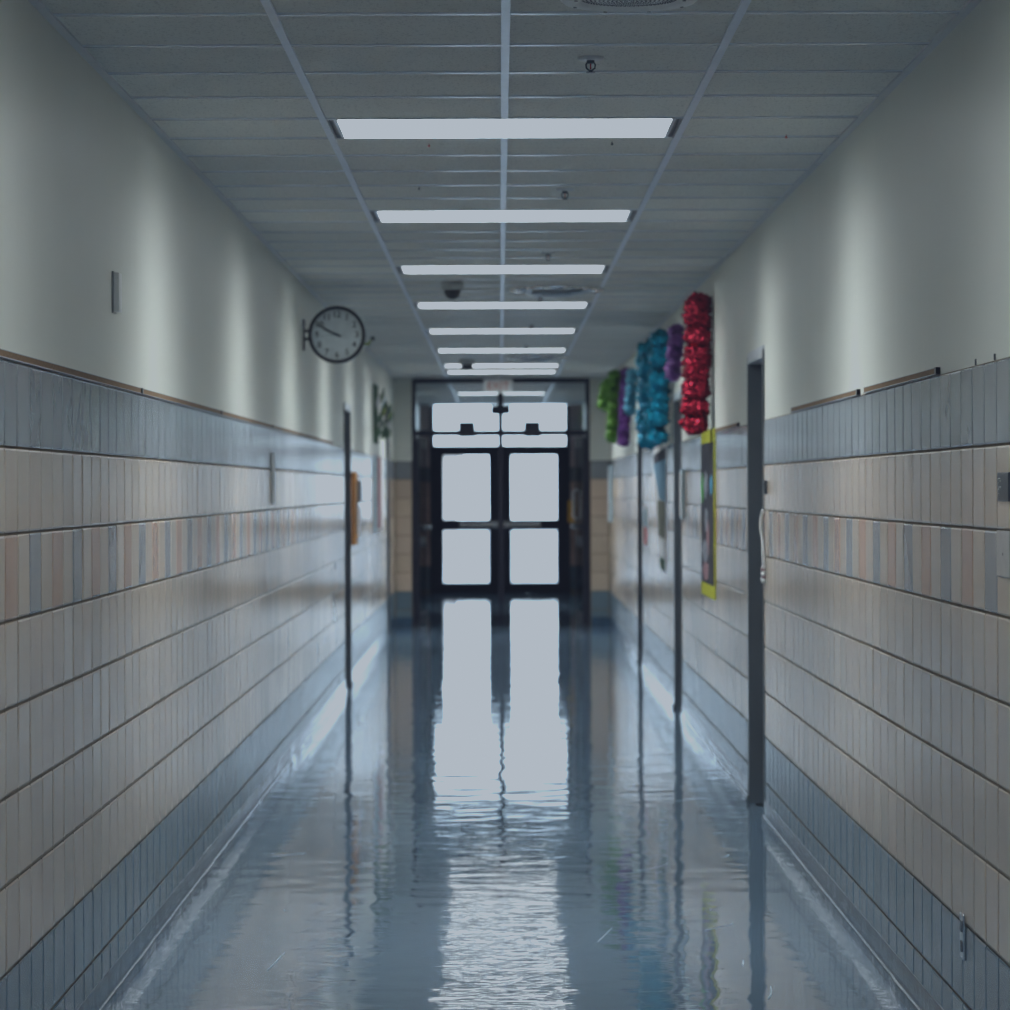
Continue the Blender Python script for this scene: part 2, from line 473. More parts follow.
for x in CX:
    y = Y0
    segs = sorted(LIGHT_ROWS) if abs(x) < .1 else []
    for r in segs:
        mb.box(x - .0115, x + .0115, y, CG + r * CP, H - .0015, H + .03, 'tee_main'); y = CG + (r + 1) * CP
    mb.box(x - .0115, x + .0115, y, Y1, H - .0015, H + .03, 'tee_main')
mb.build('main_tee', ceil)
mb = MB()
for r in range(r0 + 1, r1):
    y = CG + r * CP
    for c in range(4):
        mb.box(COLS[c] + (.011 if c else .02), COLS[c + 1] - (.011 if c < 3 else .02), y - .012, y + .012, H, H + .03, 'tee')
mb.build('cross_tee', ceil)
mb = MB()
for a, b in ((XL, XL + .024), (XR - .024, XR)):
    y = Y0
    while y < Y1:
        mb.box(a, b, y, min(Y1, y + 3.04), H - .0025 - random.uniform(0, .001), H + .02, 'mould'); y += 3.046
struct(mb.build('trim_1'), 'pale edge angle where the ceiling meets the walls', 'trim')

# ------------------------------------------------------------------ classroom doorways
def doorway(i, y0, y1, side, label, handle=True):
    yc = (y0 + y1) / 2; w = (y1 - y0) / 2
    loc, rz = (LW if side == 'L' else RW)(yc)
    d = empty('door_%d' % i, loc, rz, label, 'door', kind='structure')
    f = MB(); t = .035; D = .155; O = .008
    for s in (-1, 1):
        a, b = sorted((s * w, s * (w - t)))
        f.box(-D, O, a, b, 0, DT, 'jamb', .002)
        a, b = sorted((s * (w + .018), s * (w - .02)))
        f.box(.001, O, a, b, 0, DT, 'jamb', .002)
        a, b = sorted((s * (w - t), s * (w - t - .015)))
        f.box(-.12, -.085, a, b, 0, DT - t, 'jamb')
    f.build('door_frame', d)
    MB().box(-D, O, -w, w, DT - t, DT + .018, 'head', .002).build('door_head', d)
    lf = MB().box(-.165, -.121, -w + .037, w - .037, .008, DT - t - .004, 'leaf').build('door_leaf', d)
    if handle:
        s = 1 if side == 'L' else -1
        h = MB(); h.cyl((-.112, s * (w - .12), 1.0), (1, 0, 0), .026, .012, 'chrome')
        h.tube([(-.115, s * (w - .12), 1.0), (-.07, s * (w - .12), 1.0), (-.065, s * (w - .14), 1.0), (-.066, s * (w - .24), 1.0)], .009, 'chrome')
        h.build('door_handle', lf)
    return d
doorway(1, *L_OPEN[0][:2], 'L', 'recessed classroom doorway on the left wall, past the clock')
doorway(2, *L_OPEN[1][:2], 'L', 'last recessed doorway on the left wall, by the partition')
doorway(3, *R_OPEN[0][:2], 'R', 'nearest recessed doorway on the right wall')
doorway(4, *R_OPEN[1][:2], 'R', 'recessed doorway on the right wall under purple garland')
doorway(5, *R_OPEN[2][:2], 'R', 'farthest recessed doorway on the right wall')

# ------------------------------------------------------------------ glazed partition at YP
def frame_box(mb, x0, x1, z0, z1, y, m='dark', d=.11): mb.box(x0, x1, y - d / 2, y + d / 2, z0, z1, m, .003)
yp = YP + .06
mb = MB()
frame_box(mb, -.963, -.920, 0, H, yp); frame_box(mb, .942, .985, 0, H, yp)
frame_box(mb, -.92, .942, H - .045, H, yp)
frame_box(mb, -.92, .942, 2.085, 2.15, yp)
frame_box(mb, -.02, .038, 0, 2.085, yp); frame_box(mb, -.02, .038, 2.15, H - .045, yp)
part = struct(mb.build('trim_2'), 'dark metal frame of the glazed partition across the hall', 'partition frame')
w1 = struct(MB().box(-.92, -.02, yp - .003, yp + .003, 2.145, H - .045, 'glass').build('window_1'), 'left transom pane above the partition doors', 'window')
w2 = struct(MB().box(.038, .942, yp - .003, yp + .003, 2.145, H - .045, 'glass').build('window_2'), 'right transom pane above the partition doors', 'window')

def leaf_mesh(w, h, gy, m='dark', st=.075, top=.12, bot=.14, mid=(.86, .98), t=.045, z0=.008):
    """door leaf in its own frame: hinge edge at x=0, leaf along +x, thickness in y"""
    f = MB()
    f.box(0, st, -t / 2, t / 2, z0, h, m, .002); f.box(w - st, w, -t / 2, t / 2, z0, h, m, .002)
    f.box(st, w - st, -t / 2, t / 2, h - top, h, m, .002); f.box(st, w - st, -t / 2, t / 2, z0, bot, m, .002)
    f.box(st, w - st, -t / 2, t / 2, mid[0], mid[1], m, .002)
    g = MB(); g.box(st, w - st, gy - .003, gy + .003, mid[1], h - top, 'glass'); g.box(st, w - st, gy - .003, gy + .003, bot, mid[0], 'glass')
    return f, g
def open_leaf(i, hx, ang, s, label):
    d = empty('door_%d' % i, (hx, YP + .13, 0), ang, label, 'door', kind='structure')
    f, g = leaf_mesh(.90, 2.08, s * .019)
    f.build('door_leaf', d); g.build('pane', d)
    b = MB()                                            # panic bar on the side that faces into the doorway
    b.box(.05, .16, *sorted((s * .0235, s * .075)), 1.045, 1.115, 'black', .004)
    b.tube([(.12, s * .065, 1.08), (.86, s * .065, 1.08)], .016, 'black')
    b.box(.82, .88, *sorted((s * .0235, s * .07)), 1.05, 1.11, 'black', .004)
    b.build('panic_bar', d)
    return d
dl = open_leaf(6, -.915, math.radians(85.5), -1, 'left partition door leaf standing open, dark framed glass')
dr = open_leaf(7, .937, math.radians(94.5), 1, 'right partition door leaf standing open, dark framed glass')
h = MB(); h.tube([(.74, .024, 1.16), (.74, .06, 1.19), (.74, .06, 1.47), (.74, .024, 1.50)], .015, 'white'); h.build('pull_handle', dr)

for x, lab in ((-.36, 'dark door closer box on the transom bar, clock side of the mullion'), (.355, 'dark door closer box on the transom bar, garland side of the mullion')):
    c = MB(); c.box(-.09, .09, -.07, 0, -.055, .115, 'dark', .006)
    e = empty('door_closer', (x, YP + .0055, 2.125), 0, lab, 'door closer')
    c.build('closer_body', e)
    a = MB(); a.box(-.06, .10 if x < 0 else .02, -.075, -.069, -.055, -.03, 'slate') 
    a.build('closer_arm', e)
tag(MB().box(-.095, .115, YP - .03, YP + .0055, 2.32, 2.42, 'dark', .004).build('magnet_box'), 'small dark box across the mullion above the transom bar', 'box')

# ------------------------------------------------------------------ exit doors at the far end
ye = Y1 - .06
mb = MB()
frame_box(mb, -1.01, -.95, 0, H, ye); frame_box(mb, .95, 1.01, 0, H, ye)
frame_box(mb, -.95, .95, 2.115, 2.175, ye) if False else None
frame_box(mb, -.95, .95, 2.055, 2.13, ye)
frame_box(mb, -.96, -.925, 0, 2.06, ye + .045, d=.03); frame_box(mb, .925, .96, 0, 2.06, ye + .045, d=.03); frame_box(mb, -.95, .95, 0, .03, ye + .045, d=.03); frame_box(mb, -.95, .95, 2.03, 2.06, ye + .045, d=.03)
frame_box(mb, -.055, .055, 0, 2.055, ye + .045, d=.03)
frame_box(mb, -.033, .033, 0, 2.055, ye); frame_box(mb, -.02, .02, 2.115, H, ye)
struct(mb.build('trim_3'), 'dark metal frame of the exit doors at the far end', 'door frame')
struct(MB().box(-.95, -.02, ye - .003, ye + .003, 2.115, H, 'glass').build('window_3'), 'left bright transom pane over the exit doors', 'window')
struct(MB().box(.02, .95, ye - .003, ye + .003, 2.115, H, 'glass').build('window_4'), 'right bright transom pane over the exit doors', 'window')
def exit_leaf(i, hx, flip, label):
    d = empty('door_%d' % i, (hx, ye, 0), 0, label, 'door', kind='structure')
    f = MB(); w, st = .912, .128; a, b = (0, w) if not flip else (-w, 0); t = .045
    gl = (a + st, b - st) if True else None
    f.box(a, a + st, -t / 2, t / 2, .01, 2.05, 'dark', .002); f.box(b - st, b, -t / 2, t / 2, .01, 2.05, 'dark', .002)
    f.box(a + st, b - st, -t / 2, t / 2, 1.99, 2.05, 'dark'); f.box(a + st, b - st, -t / 2, t / 2, .01, .15, 'dark')
    f.box(a + st, b - st, -t / 2, t / 2, .905, 1.06, 'dark')
    f.build('door_leaf', d)
    g = MB(); g.box(a + st, b - st, -.003, .003, 1.06, 1.99, 'glass'); g.box(a + st, b - st, -.003, .003, .15, .905, 'glass'); g.build('pane', d)
    p = MB(); u, v = (.36, .87) if not flip else (-.87, -.36)
    p.box(u, v, -.085, -.05, .955, 1.02, 'steel', .006); q = v if not flip else u
    p.box(q - .05, q + .05, -.08, -.0225, .94, 1.035, 'steel', .006); p.box(u + .1, u + .16, -.06, -.0225, .96, 1.015, 'steel'); p.build('panic_bar', d)
exit_leaf(8, -.947, False, 'left glazed exit door with silver push bar, bright daylight outside')
exit_leaf(9, .947, True, 'right glazed exit door with silver push bar, bright daylight outside')

# outdoors
struct(MB().box(-30, 30, Y1 + .2, 130, -.12, -.03, 'concrete').build('ground_outside'), 'sunlit pale paving outside the exit doors', 'ground')
mb = MB(); mb.box(-9, -.95, 70, 74, -.03, 2.2, 'brick'); mb.poly([(-9.2, 69.7, 2.2), (-.8, 69.7, 2.2), (-.8, 74.3, 2.2), (-9.2, 74.3, 2.2)], 'brick', (0, 0, .15))
tag(mb.build('garden_wall'), 'pale wall outdoors seen through the exit door glass', 'wall')

# ------------------------------------------------------------------ ceiling lights
ORD = ['first', 'second', 'third', 'fourth', 'fifth', 'sixth']
LBL = ['%s lit ceiling light panel counting from the round speaker grille' % o for o in ORD] + \
      ['lit ceiling light panel just before the dome camera near the EXIT sign', 'lit ceiling light panel between the dome camera and the EXIT sign', 'lit ceiling light panel inside the vestibule past the partition'] + ['ceiling light panel before the round speaker grille, %s' % o for o in ('overhead', 'second', 'third', 'fourth', 'fifth', 'sixth')]
xa, xb = CX[0] + .0125, CX[2] - .0125
L0 = empty('ceiling_light', (0, CG + 4 * CP, H), 0, LBL[0], 'ceiling light', 'ceiling lights down the middle of the hall')
mb = MB(); d = CP
mb.box(xa, xb, .012, d - .012, .09, .1, 'fix')
for a, b in ((xa, xa + .006), (xb - .006, xb)): mb.box(a, b, .012, d - .012, .0, .09, 'black')
for a, b in ((.012, .016), (d - .016, d - .012)): mb.box(xa, xb, a, b, .0, .09, 'fix')
mb.build('housing', L0)
for s, x in ((1, xa + .006), (-1, xb - .006)):
    mb = MB(); mb.box(*sorted((x + s * .0005, x + s * .0142)), .016, d - .016, .012, .02, 'black')
    mb.box(*sorted((x + s * .014, x + s * .028)), .016, d - .016, .003, .0125, 'fix')
    mb.build('end_cap', L0)
MB().box(xa + .034, xb - .034, .016, d - .016, .002, .010, 'lens').build('diffuser', L0)
for r, lab in zip(LIGHT_ROWS[1:], LBL[1:]):
    q = dup(L0, (0, CG + r * CP, H), lab)
    if r == -2:                                       # unseen overhead fixture turned down to balance light on the near walls
        for ch in q.children:
            if ch.name.startswith('diffuser'): ch.data = ch.data.copy(); ch.data.materials[0] = M['dimlens']

# ------------------------------------------------------------------ ceiling fittings
def sprinkler():
    e = empty('fire_sprinkler', (.258, 9.30, H), 0, 'first fire sprinkler head after the round speaker grille, with a red bulb', 'sprinkler', 'sprinkler heads along the ceiling')
    MB().lathe([(0, -.0055), (.029, -.0055), (.036, -.003), (.0375, .004)], (0, 0, 0), (0, 0, 1), 'head').build('escutcheon', e)
    b = MB(); b.cyl((0, 0, -.008), (0, 0, 1), .011, .012, 'slate')
    for s in (-1, 1): b.tube([(s * .008, 0, -.010), (s * .013, 0, -.017), (s * .012, 0, -.027), (s * .003, 0, -.034)], .0024, 'slate')
    b.cyl((0, 0, -.035), (0, 0, 1), .005, .006, 'slate'); fr = b.build('frame', e)
    MB().cyl((0, 0, -.021), (0, 0, 1), .0020, .018, 'red').build('bulb', fr)
    f = MB().cyl((0, 0, -.0385), (0, 0, 1), .013, .0016, 'slate')
    f.build('deflector', fr)
    return e
s0 = sprinkler()
for (x, y), o in zip([(.266, 13.39), (.25, 16.97), (.257, 20.76), (.236, 24.4), (.225, 27.9)], ORD[1:]):
    dup(s0, (x, y, H), '%s fire sprinkler head counting from the round speaker grille' % o)

# perforated speaker overhead at the top edge of the photo
e = empty('ceiling_speaker', (.320, 8.11, H), 0, 'round pale perforated speaker grille in the ceiling', 'speaker')
MB().lathe([(.172, 0), (.171, -.008), (.160, -.018), (.134, -.022), (.124, -.016), (.118, -.006)], (0, 0, 0), (0, 0, 1), 'white').build('rim', e)
g = MB(); g.lathe([(.121, -.008), (.08, -.013), (0, -.015)], (0, 0, 0), (0, 0, 1), 'white')
for i in range(1, 12):
    for j in range(6 * i):
        a = 2 * PI * j / (6 * i); r = .0105 * i
        g.cyl((r * math.cos(a), r * math.sin(a), -.0145 + .006 * (r / .121) ** 2), (0, 0, 1), .0026, .003, 'slate', seg=6)
g.build('grille', e)
for j in range(8):
    a = 2 * PI * (j + .5) / 8; MB().cyl((.142 * math.cos(a), .142 * math.sin(a), -.0212), (0, 0, 1), .0045, .003, 'slate', seg=12).build('screw', e)

def diffuser(x, y, lab):
    e = empty('air_diffuser', (x, y, H), 0, lab, 'air vent', 'round ceiling air vents')
    MB().lathe([(.285, 0), (.283, -.008), (.262, -.016), (.245, -.004), (.235, .01)], (0, 0, 0), (0, 0, 1), 'chrome').build('outer_ring', e)
    for r, z in ((.215, -.018), (.160, -.030), (.10, -.040)):
        MB().lathe([(r - .05, z + .034), (r - .022, z + .018), (r, z), (r - .004, z - .003), (r - .03, z + .014)], (0, 0, 0), (0, 0, 1), 'fix').build('cone_ring', e)
    MB().lathe([(.235, -.001), (.0, -.001)], (0, 0, 0), (0, 0, 1), 'black').build('throat', e)
    for j in range(14):
        a = 2 * PI * j / 14
        MB().lathe([(0, -.0220), (.008, -.0219), (.016, -.0216), (.022, -.0211), (.023, -.020), (.023, -.006)], (.262 * math.cos(a), .262 * math.sin(a), 0), (0, 0, 1), 'glint_mirror', 16).build('clip', e)  # mirror discs added so the rim shows glints, not actual clips
diffuser(.345, 20.0, 'round metal air vent behind the third ceiling light')
diffuser(.34, 30.3, 'round metal air vent behind the sixth ceiling light')

def dome(x, y, w, lab):
    e = empty('dome_camera', (x, y, H), 0, lab, 'security camera', 'dome cameras on the ceiling')
    MB().lathe([(0, 0), (w / 2, 0), (w / 2, -.030), (w / 2 - .008, -.042), (w / 2 - .02, -.045)], (0, 0, 0), (0, 0, 1), 'plate').build('housing', e)
    MB().lathe([(w / 2 - .016, -.044), (w / 2 - .018, -.062), (w / 2 - .030, -.085), (w / 2 - .05, -.097), (0, -.100)], (0, 0, 0), (0, 0, 1), 'black').build('dome', e)
dome(-.275, 19.4, .13, 'dome camera hanging behind the third ceiling light')
dome(-.305, 31.0, .15, 'dome camera hanging in front of the EXIT sign')

for j, (x, y, m, lab) in enumerate([(-.245, 11.62, 'redink', 'reddish push pin in the ceiling just past the first light'), (.395, 11.58, 'slate', 'dark push pin in the ceiling just past the first light'),
                                    (-.32, 13.28, 'slate', 'dark push pin across from the second sprinkler head'), (.985, 11.37, 'redink', 'red push pin in the outer ceiling tile beside the first light')]):
    tag(MB().lathe([(.0015, .006), (.0015, -.001), (.005, -.0015), (.003, -.004), (.005, -.007), (0, -.0075)], (0, 0, 0), (0, 0, 1), m, 12).build('push_pin', None, (x, y, H)), lab, 'push pin')

# ------------------------------------------------------------------ lettering
def text_part(name, txt, size, parent, loc, rot, m, depth=.0008):
    cu = bpy.data.curves.new(name, 'FONT'); cu.body = txt; cu.size = size; cu.align_x = 'CENTER'; cu.align_y = 'CENTER'; cu.extrude = depth; cu.offset = size * .012
    t = bpy.data.objects.new(name, cu); COL.objects.link(t)
    dg = bpy.context.evaluated_depsgraph_get(); me = bpy.data.meshes.new_from_object(t.evaluated_get(dg))
    bpy.data.objects.remove(t)
    mx = Matrix.Translation(loc) @ rot
    me.transform(mx); me.materials.clear(); me.materials.append(M[m])
    o = bpy.data.objects.new(name, me); COL.objects.link(o); o.parent = parent
    return o
RX = Matrix.Rotation(PI / 2, 4, 'X')

e = empty('exit_sign', (-.016, 35.3, H), 0, 'white ceiling sign with red letters hanging before the glazed partition', 'sign')
MB().box(-.155, .155, -.025, .025, -.186, -.044, 'white', .005).build('sign_box', e)
MB().box(-.10, .10, -.04, .04, -.018, 0, 'paper', .004).cyl((0, 0, -.035), (0, 0, 1), .012, .04, 'paper').build('canopy', e)
text_part('lettering', 'EXIT', .115, e, Vector((0, -.0265, -.116)), RX, 'signred')

# ------------------------------------------------------------------ clock
cl = empty('wall_clock', (XL, 19.5, 2.416), 0, 'round black rimmed double faced clock on a bracket', 'clock')
cx, R = .200, .168
MB().box(0, .010, -.035, .035, -.09, .09, 'black', .002).build('wall_plate', cl)
for z in (-.024, .024): MB().box(.008, cx - R + .012, -.02, .02, z - .0075, z + .0075, 'black').build('bracket_arm', cl)
MB().lathe([(R - .019, -.042), (R - .008, -.046), (R, -.040), (R, .040), (R - .008, .046), (R - .019, .042), (R - .020, -.040)], (cx, 0, 0), (0, 1, 0), 'black', 64).build('rim', cl)
dial = MB().cyl((cx, 0, 0), (0, 1, 0), R - .014, .064, 'face', seg=64).build('dial', cl)
num = MB(); nm = None
for hnum in range(1, 13):
    a = PI / 2 - hnum * PI / 6; rr = .118
    p = text_part('numeral', str(hnum), .050, dial, Vector((cx + rr * math.cos(a), -.0335, rr * math.sin(a))), RX, 'black')
num.bm.free()
t = MB()
for i in range(60):
    a = i * PI / 30; r1_, r2_ = (.146, .138 if i % 5 == 0 else .142)
    n_ = Vector((-math.sin(a), 0, math.cos(a))); w_ = .0012
    dirv = Vector((math.cos(a), 0, math.sin(a))); c0 = Vector((cx, -.0335, 0))
    t.poly([c0 + dirv * r1_ + n_ * w_, c0 + dirv * r1_ - n_ * w_, c0 + dirv * r2_ - n_ * w_, c0 + dirv * r2_ + n_ * w_], 'black')
t.build('minute_marks', dial)
def hand(name, deg, ln, w, y):
    a = math.radians(90 - deg); dv = Vector((math.cos(a), 0, math.sin(a))); nv = Vector((-dv.z, 0, dv.x)); c0 = Vector((cx, y, 0))
    h_ = MB(); h_.poly([c0 - dv * .025 + nv * w, c0 - dv * .025 - nv * w, c0 + dv * ln - nv * w * .5, c0 + dv * ln + nv * w * .5], 'black', (0, -.001, 0)); h_.build(name, cl)
hand('hour_hand', 294.5, .085, .0055, -.035); hand('minute_hand', 297.5, .128, .004, -.037); hand('second_hand', 264, .125, .001, -.039)
MB().cyl((cx, -.039, 0), (0, 1, 0), .007, .006, 'black', seg=16).build('hub', cl)
tb = MB(); tb.poly([(cx + .155, -.03, -.05), (cx + .185, -.03, -.045), (cx + .208, -.03, -.012), (cx + .222, -.03, -.012), (cx + .205, -.03, -.035), (cx + .19, -.03, -.062), (cx + .165, -.03, -.064)], 'leafgreen', (0, .02, 0))
tb.box(cx + .197, cx + .222, -.034, -.008, -.036, -.010, 'black', .006); tb.build('side_knob', cl)

# ------------------------------------------------------------------ display rails along the top of the tiles
def rail(y0, y1, side, lab, cap):
    ln = y1 - y0; s = 1 if side == 'L' else -1
    (loc, rz) = (LW if side == 'L' else RW)((y0 + y1) / 2, ZT + .002)
    e = empty('display_rail', loc, rz, lab, 'display rail', 'brown display rails on top of the tiles')
    MB().box(0, .012, -ln / 2, ln / 2, -.001, .0012, 'tee').box(0, .010, -ln / 2, ln / 2, .0165, .018, 'tee').build('rail', e)
    MB().box(.001, .009, -ln / 2, ln / 2, .0012, .0165, 'cork').build('cork_strip', e)
    y = -s * ln / 2
    MB().box(0, .0125, *sorted((y, y + s * .035)), -.0015, .0185, 'black').build('end_cap', e)
    return e
for (a, b), o in zip([(7.2, 10.59), (10.61, 13.62), (13.64, 16.69), (16.71, 19.75), (19.77, 22.8)], ['first piece, below the small pale box', 'second piece from the pale box', 'third piece, above the dark upright plate', 'just before the clock', 'just past the clock']):
    rail(a, b, 'L', 'brown display rail on the clock wall, %s' % o, True)
for (a, b), o in zip([(8.99, 10.80), (10.98, 13.50), (16.52, 18.30)], ['the piece beside the tiny dark clips', 'the piece just before the doorway', 'the short piece beside the yellow edged poster']):
    rail(a, b, 'R', 'brown display rail on the garland wall, %s' % o, True)

# ------------------------------------------------------------------ small things on the left wall
loc, rz = LW(9.92, 2.10)
e = empty('wall_box', loc, rz, 'small pale upright box high on the painted wall before the clock', 'wall box')
MB().box(0, .022, -.035, .035, -.058, .058, 'bright', .002).build('cover', e)
MB().box(.0, .006, -.041, .041, -.062, .062, 'plate').build('back_plate', e)
loc, rz = LW(16.75, 1.565)
e = empty('sign_plate', loc, rz, 'thin dark upright plate on the tiles below and before the clock', 'sign plate')
MB().box(.004, .012, -.10, .10, -.13, .13, 'plate', .002).build('plate', e)
MB().box(.012, .0132, -.085, .085, -.115, .115, 'plate').build('insert', e)

loc, rz = LW(25.95, 1.36)
e = empty('notice_board', loc, rz, 'narrow orange brown board beside the doorway past the clock', 'notice board')
MB().box(.0062, .03, -.27, .27, -.285, .285, 'brown', .003).build('board', e)
MB().box(.03, .034, -.2, .1, -.2, .2, 'cork').build('panel', e)
loc, rz = LW(26.55, 1.49)
tag(MB().box(.003, .04, -.18, .2, -.09, .09, 'slate', .01).build('pouch', None, loc, rz), 'dark pouch on the tiles just past the orange brown board', 'pouch')
loc, rz = LW(26.8, 1.245)
mb = MB(); mb.poly([(.003, -.2, -.12), (.003, .25, -.13), (.003, .25, .10), (.003, -.2, .13)], 'paper', (.012, 0, 0))
tag(mb.build('paper_sheet', None, loc, rz), 'white paper sheet on the tiles below the dark pouch', 'paper')

loc, rz = LW(31.2, 1.47)
e = empty('poster', loc, rz, 'pale poster with blue and pink bands below the leafy picture', 'poster')
MB().box(.0062, .012, -1.3, 1.3, -.36, .36, 'paper').build('sheet', e)
MB().box(.012, .016, -1.3, -.5, -.36, .34, 'paleblue').build('blue_band', e)
MB().box(.012, .016, -.3, .55, -.33, .34, 'pinkprint').build('pink_band', e)

loc, rz = LW(31.0, 2.20)
e = empty('paper_foliage', loc, rz, 'dark picture with leafy cutouts high on the wall past the clock', 'wall decoration')
MB().box(.001, .02, -.75, .0, -.27, .27, 'forest', .003).build('backing', e)
for j in range(28):
    u = random.uniform(-.7, 1.7); v = random.uniform(-.2, .22) - (.12 if u > .8 else 0); a = random.uniform(-.9, .9); l = random.uniform(.1, .17)
    dv = Vector((random.uniform(.1, .5), math.sin(a), math.cos(a))).normalized(); sv = Vector((.5, math.cos(a), -math.sin(a))).normalized()
    p = Vector((.025 + .075 * random.random(), u, v)); f = MB()
    f.poly([p - dv * l * .5, p - dv * l * .1 + sv * .035, p + dv * l * .25 + sv * .028, p + dv * l * .6, p + dv * l * .25 - sv * .028, p - dv * l * .1 - sv * .035], random.choice(['forest', 'slate', 'leafgreen', 'paleblue', 'forest', 'paper', 'slate']), (.003, 0, 0))
    f.build('paper_leaf', e)

# ------------------------------------------------------------------ small things on the right wall
loc, rz = RW(7.80, 1.51)
e = empty('room_sign', loc, rz, 'dark room sign with raised dots on the beige tiles', 'room sign')
pl = MB().box(.0062, .013, -.085, .085, -.034, .034, 'slate', .002).build('plate', e)
b = MB()
for (u, v) in ((-.055, .018), (-.042, .018), (-.055, .008), (-.029, .013), (-.042, -.002), (-.055, -.007), (-.029, -.002), (-.052, -.018)):
    b.lathe([(0, .003), (.0022, .002), (.003, 0)], (.013, u, v), (1, 0, 0), 'plate', 8)
b.build('raised_dots', pl)
loc, rz = RW(7.80, 1.352)
e = empty('switch_plate', loc, rz, 'pale blank plate on the striped tiles below the dotted sign', 'wall plate')
MB().box(.0062, .013, -.1, .1, -.055, .055, 'beigeplate', .003).build('plate', e)
MB().cyl((.0132, 0, .0), (1, 0, 0), .004, .001, 'steel', seg=12).build('screw', e)
for y in (7.99, 8.31):
    loc, rz = RW(y, ZT + .012)
    tag(MB().box(0, .004, -.005, .005, -.012, .004, 'slate', .001).build('wall_clip', None, loc, rz), 'tiny dark clip on the tile top edge, %s' % ('the one farther from the brown rail' if y < 8.1 else 'the one nearer the brown rail'), 'clip')
loc, rz = RW(8.53, .355)
e = empty('outlet', loc, rz, 'low metal outlet plate on the tiles just above the blue courses', 'outlet')
MB().box(.004, .012, -.035, .035, -.059, .059, 'chrome', .003).build('plate', e)
for z in (-.026, .026): MB().box(.012, .0135, -.017, .017, z - .014, z + .014, 'slate', .0004).build('socket', e)

loc, rz = RW(14.82, 1.512)
tag(MB().box(.0062, .018, -.06, .06, -.03, .03, 'slate', .002).build('room_plaque', None, loc, rz), 'small dark plaque above the white hanging ribbon', 'room sign')
loc, rz = RW(14.86, 1.25)
e = empty('hanging_ribbon', loc, rz, 'curled white ribbon hanging at the doorway edge below the dark plaque', 'ribbon')
b = MB(); pts = []
for i in range(25):
    q = i / 24; z = .165 - .26 * q
    pts.append((.016 + .010 * math.sin(PI * min(1, q * 1.9)) * (1 if q < .53 else 0) - .006 * max(0, q - .53), .0 - .03 * math.sin(PI * q), z))
pts[0] = (.012, .0, .150)
b.tube(pts, .007, 'white', 8, 2.0); b.build('ribbon', e)
b = MB()
for i in range(7): b.lathe([(0, .012), (.008, .006), (.01, 0), (.007, -.007), (0, -.010)], (.015 + .003 * (i % 2), -.01 * (i % 3), -.095 - .011 * i), (0, 0, 1), 'pinkprint' if i % 3 == 1 else 'white', 10)
b.build('tassel', e)

# poster with yellow border
loc, rz = RW(18.9, 1.365)
e = empty('poster', loc, rz, 'dark poster with yellow borders below the red garland', 'poster')
w = .60
MB().box(.0062, .012, -w, w, -.475, .475, 'yellow').build('backing', e)
pr = MB().box(.012, .016, -w + .07, w - .05, -.40, .40, 'charcoal').build('print', e)
for (u, v, a, c, m) in ((-.1, .16, .14, .07, 'greyprint'), (-.05, -.04, .12, .06, 'greyprint'), (-.15, -.22, .22, .06, 'greyprint'), (-.40, .14, .10, .08, 'greenprint'), (.40, .16, .09, .05, 'blueprint'), (-.1, -.33, .22, .05, 'pinkprint'), (.1, -.14, .08, .09, 'pinkprint')):
    f = MB(); f.poly([(.0162, u + a * math.cos(t_ * PI / 5) * (1 + .2 * (t_ % 3)), v + c * math.sin(t_ * PI / 5) * (1 + .25 * (t_ % 2))) for t_ in range(10)], m, (.0012, 0, 0)); f.build('picture', pr)

# cut-out poster between the second and third doorway
loc, rz = RW(24.7, EYE)
e = empty('figure_poster', loc, rz, 'tall cutout poster in blue, olive and white below the teal garlands', 'poster')
f = lambda y: -(y - 24.7)
def patch(name, pts, m, x=.0092, t_=.006):
    b_ = MB(); b_.poly([(x, f(y), z) for y, z in pts], m, (t_, 0, 0)); b_.build(name, e)
patch('backing', [(25.75, .20), (24.6, -.55), (23.75, -.62), (23.62, .30), (25.2, .33)], 'paper', .0062, .003)
patch('dark_top', [(25.55, .25), (23.7, .29), (23.7, .21), (25.4, .18)], 'charcoal')
patch('blue_shape', [(25.5, .18), (23.72, .21), (23.75, -.10), (24.6, -.08)], 'denim')
patch('olive_shape', [(24.9, -.09), (23.8, -.10), (23.85, -.37), (24.75, -.35)], 'olive')
patch('white_shape', [(24.55, -.36), (23.9, -.38), (23.9, -.51), (24.5, -.50)], 'white')
patch('green_shape', [(24.6, -.51), (23.85, -.52), (23.9, -.59), (24.4, -.60)], 'forest')
loc, rz = RW(27.0, 1.20)
e = empty('paper_notice', loc, rz, 'small blue and red notice beside the tall cutout poster', 'notice')
MB().box(.0062, .010, -.3, .3, -.16, .16, 'paper').build('sheet', e)
MB().box(.010, .014, -.28, .28, .0, .14, 'paleblue').build('blue_patch', e); MB().box(.010, .014, -.25, .2, -.15, -.01, 'redink').build('red_patch', e)
loc, rz = RW(21.45, 1.47)
e = empty('door_sign', loc, rz, 'pale upright sign on the tiles between the yellow edged poster and doorway', 'sign plate')
MB().box(.0062, .026, -.11, .11, -.16, .16, 'paleblue', .003).build('plate', e); MB().box(.026, .029, -.09, .09, -.14, .14, 'paper').build('insert', e)
loc, rz = RW(35.4, 1.45)
e = empty('door_sign', loc, rz, 'pale tall panel on the garland wall next to the partition', 'sign plate')
MB().box(.0062, .035, -.2, .2, -.30, .30, 'paleblue', .003).build('plate', e); MB().box(.035, .038, -.17, .17, -.27, .27, 'paper').build('insert', e)

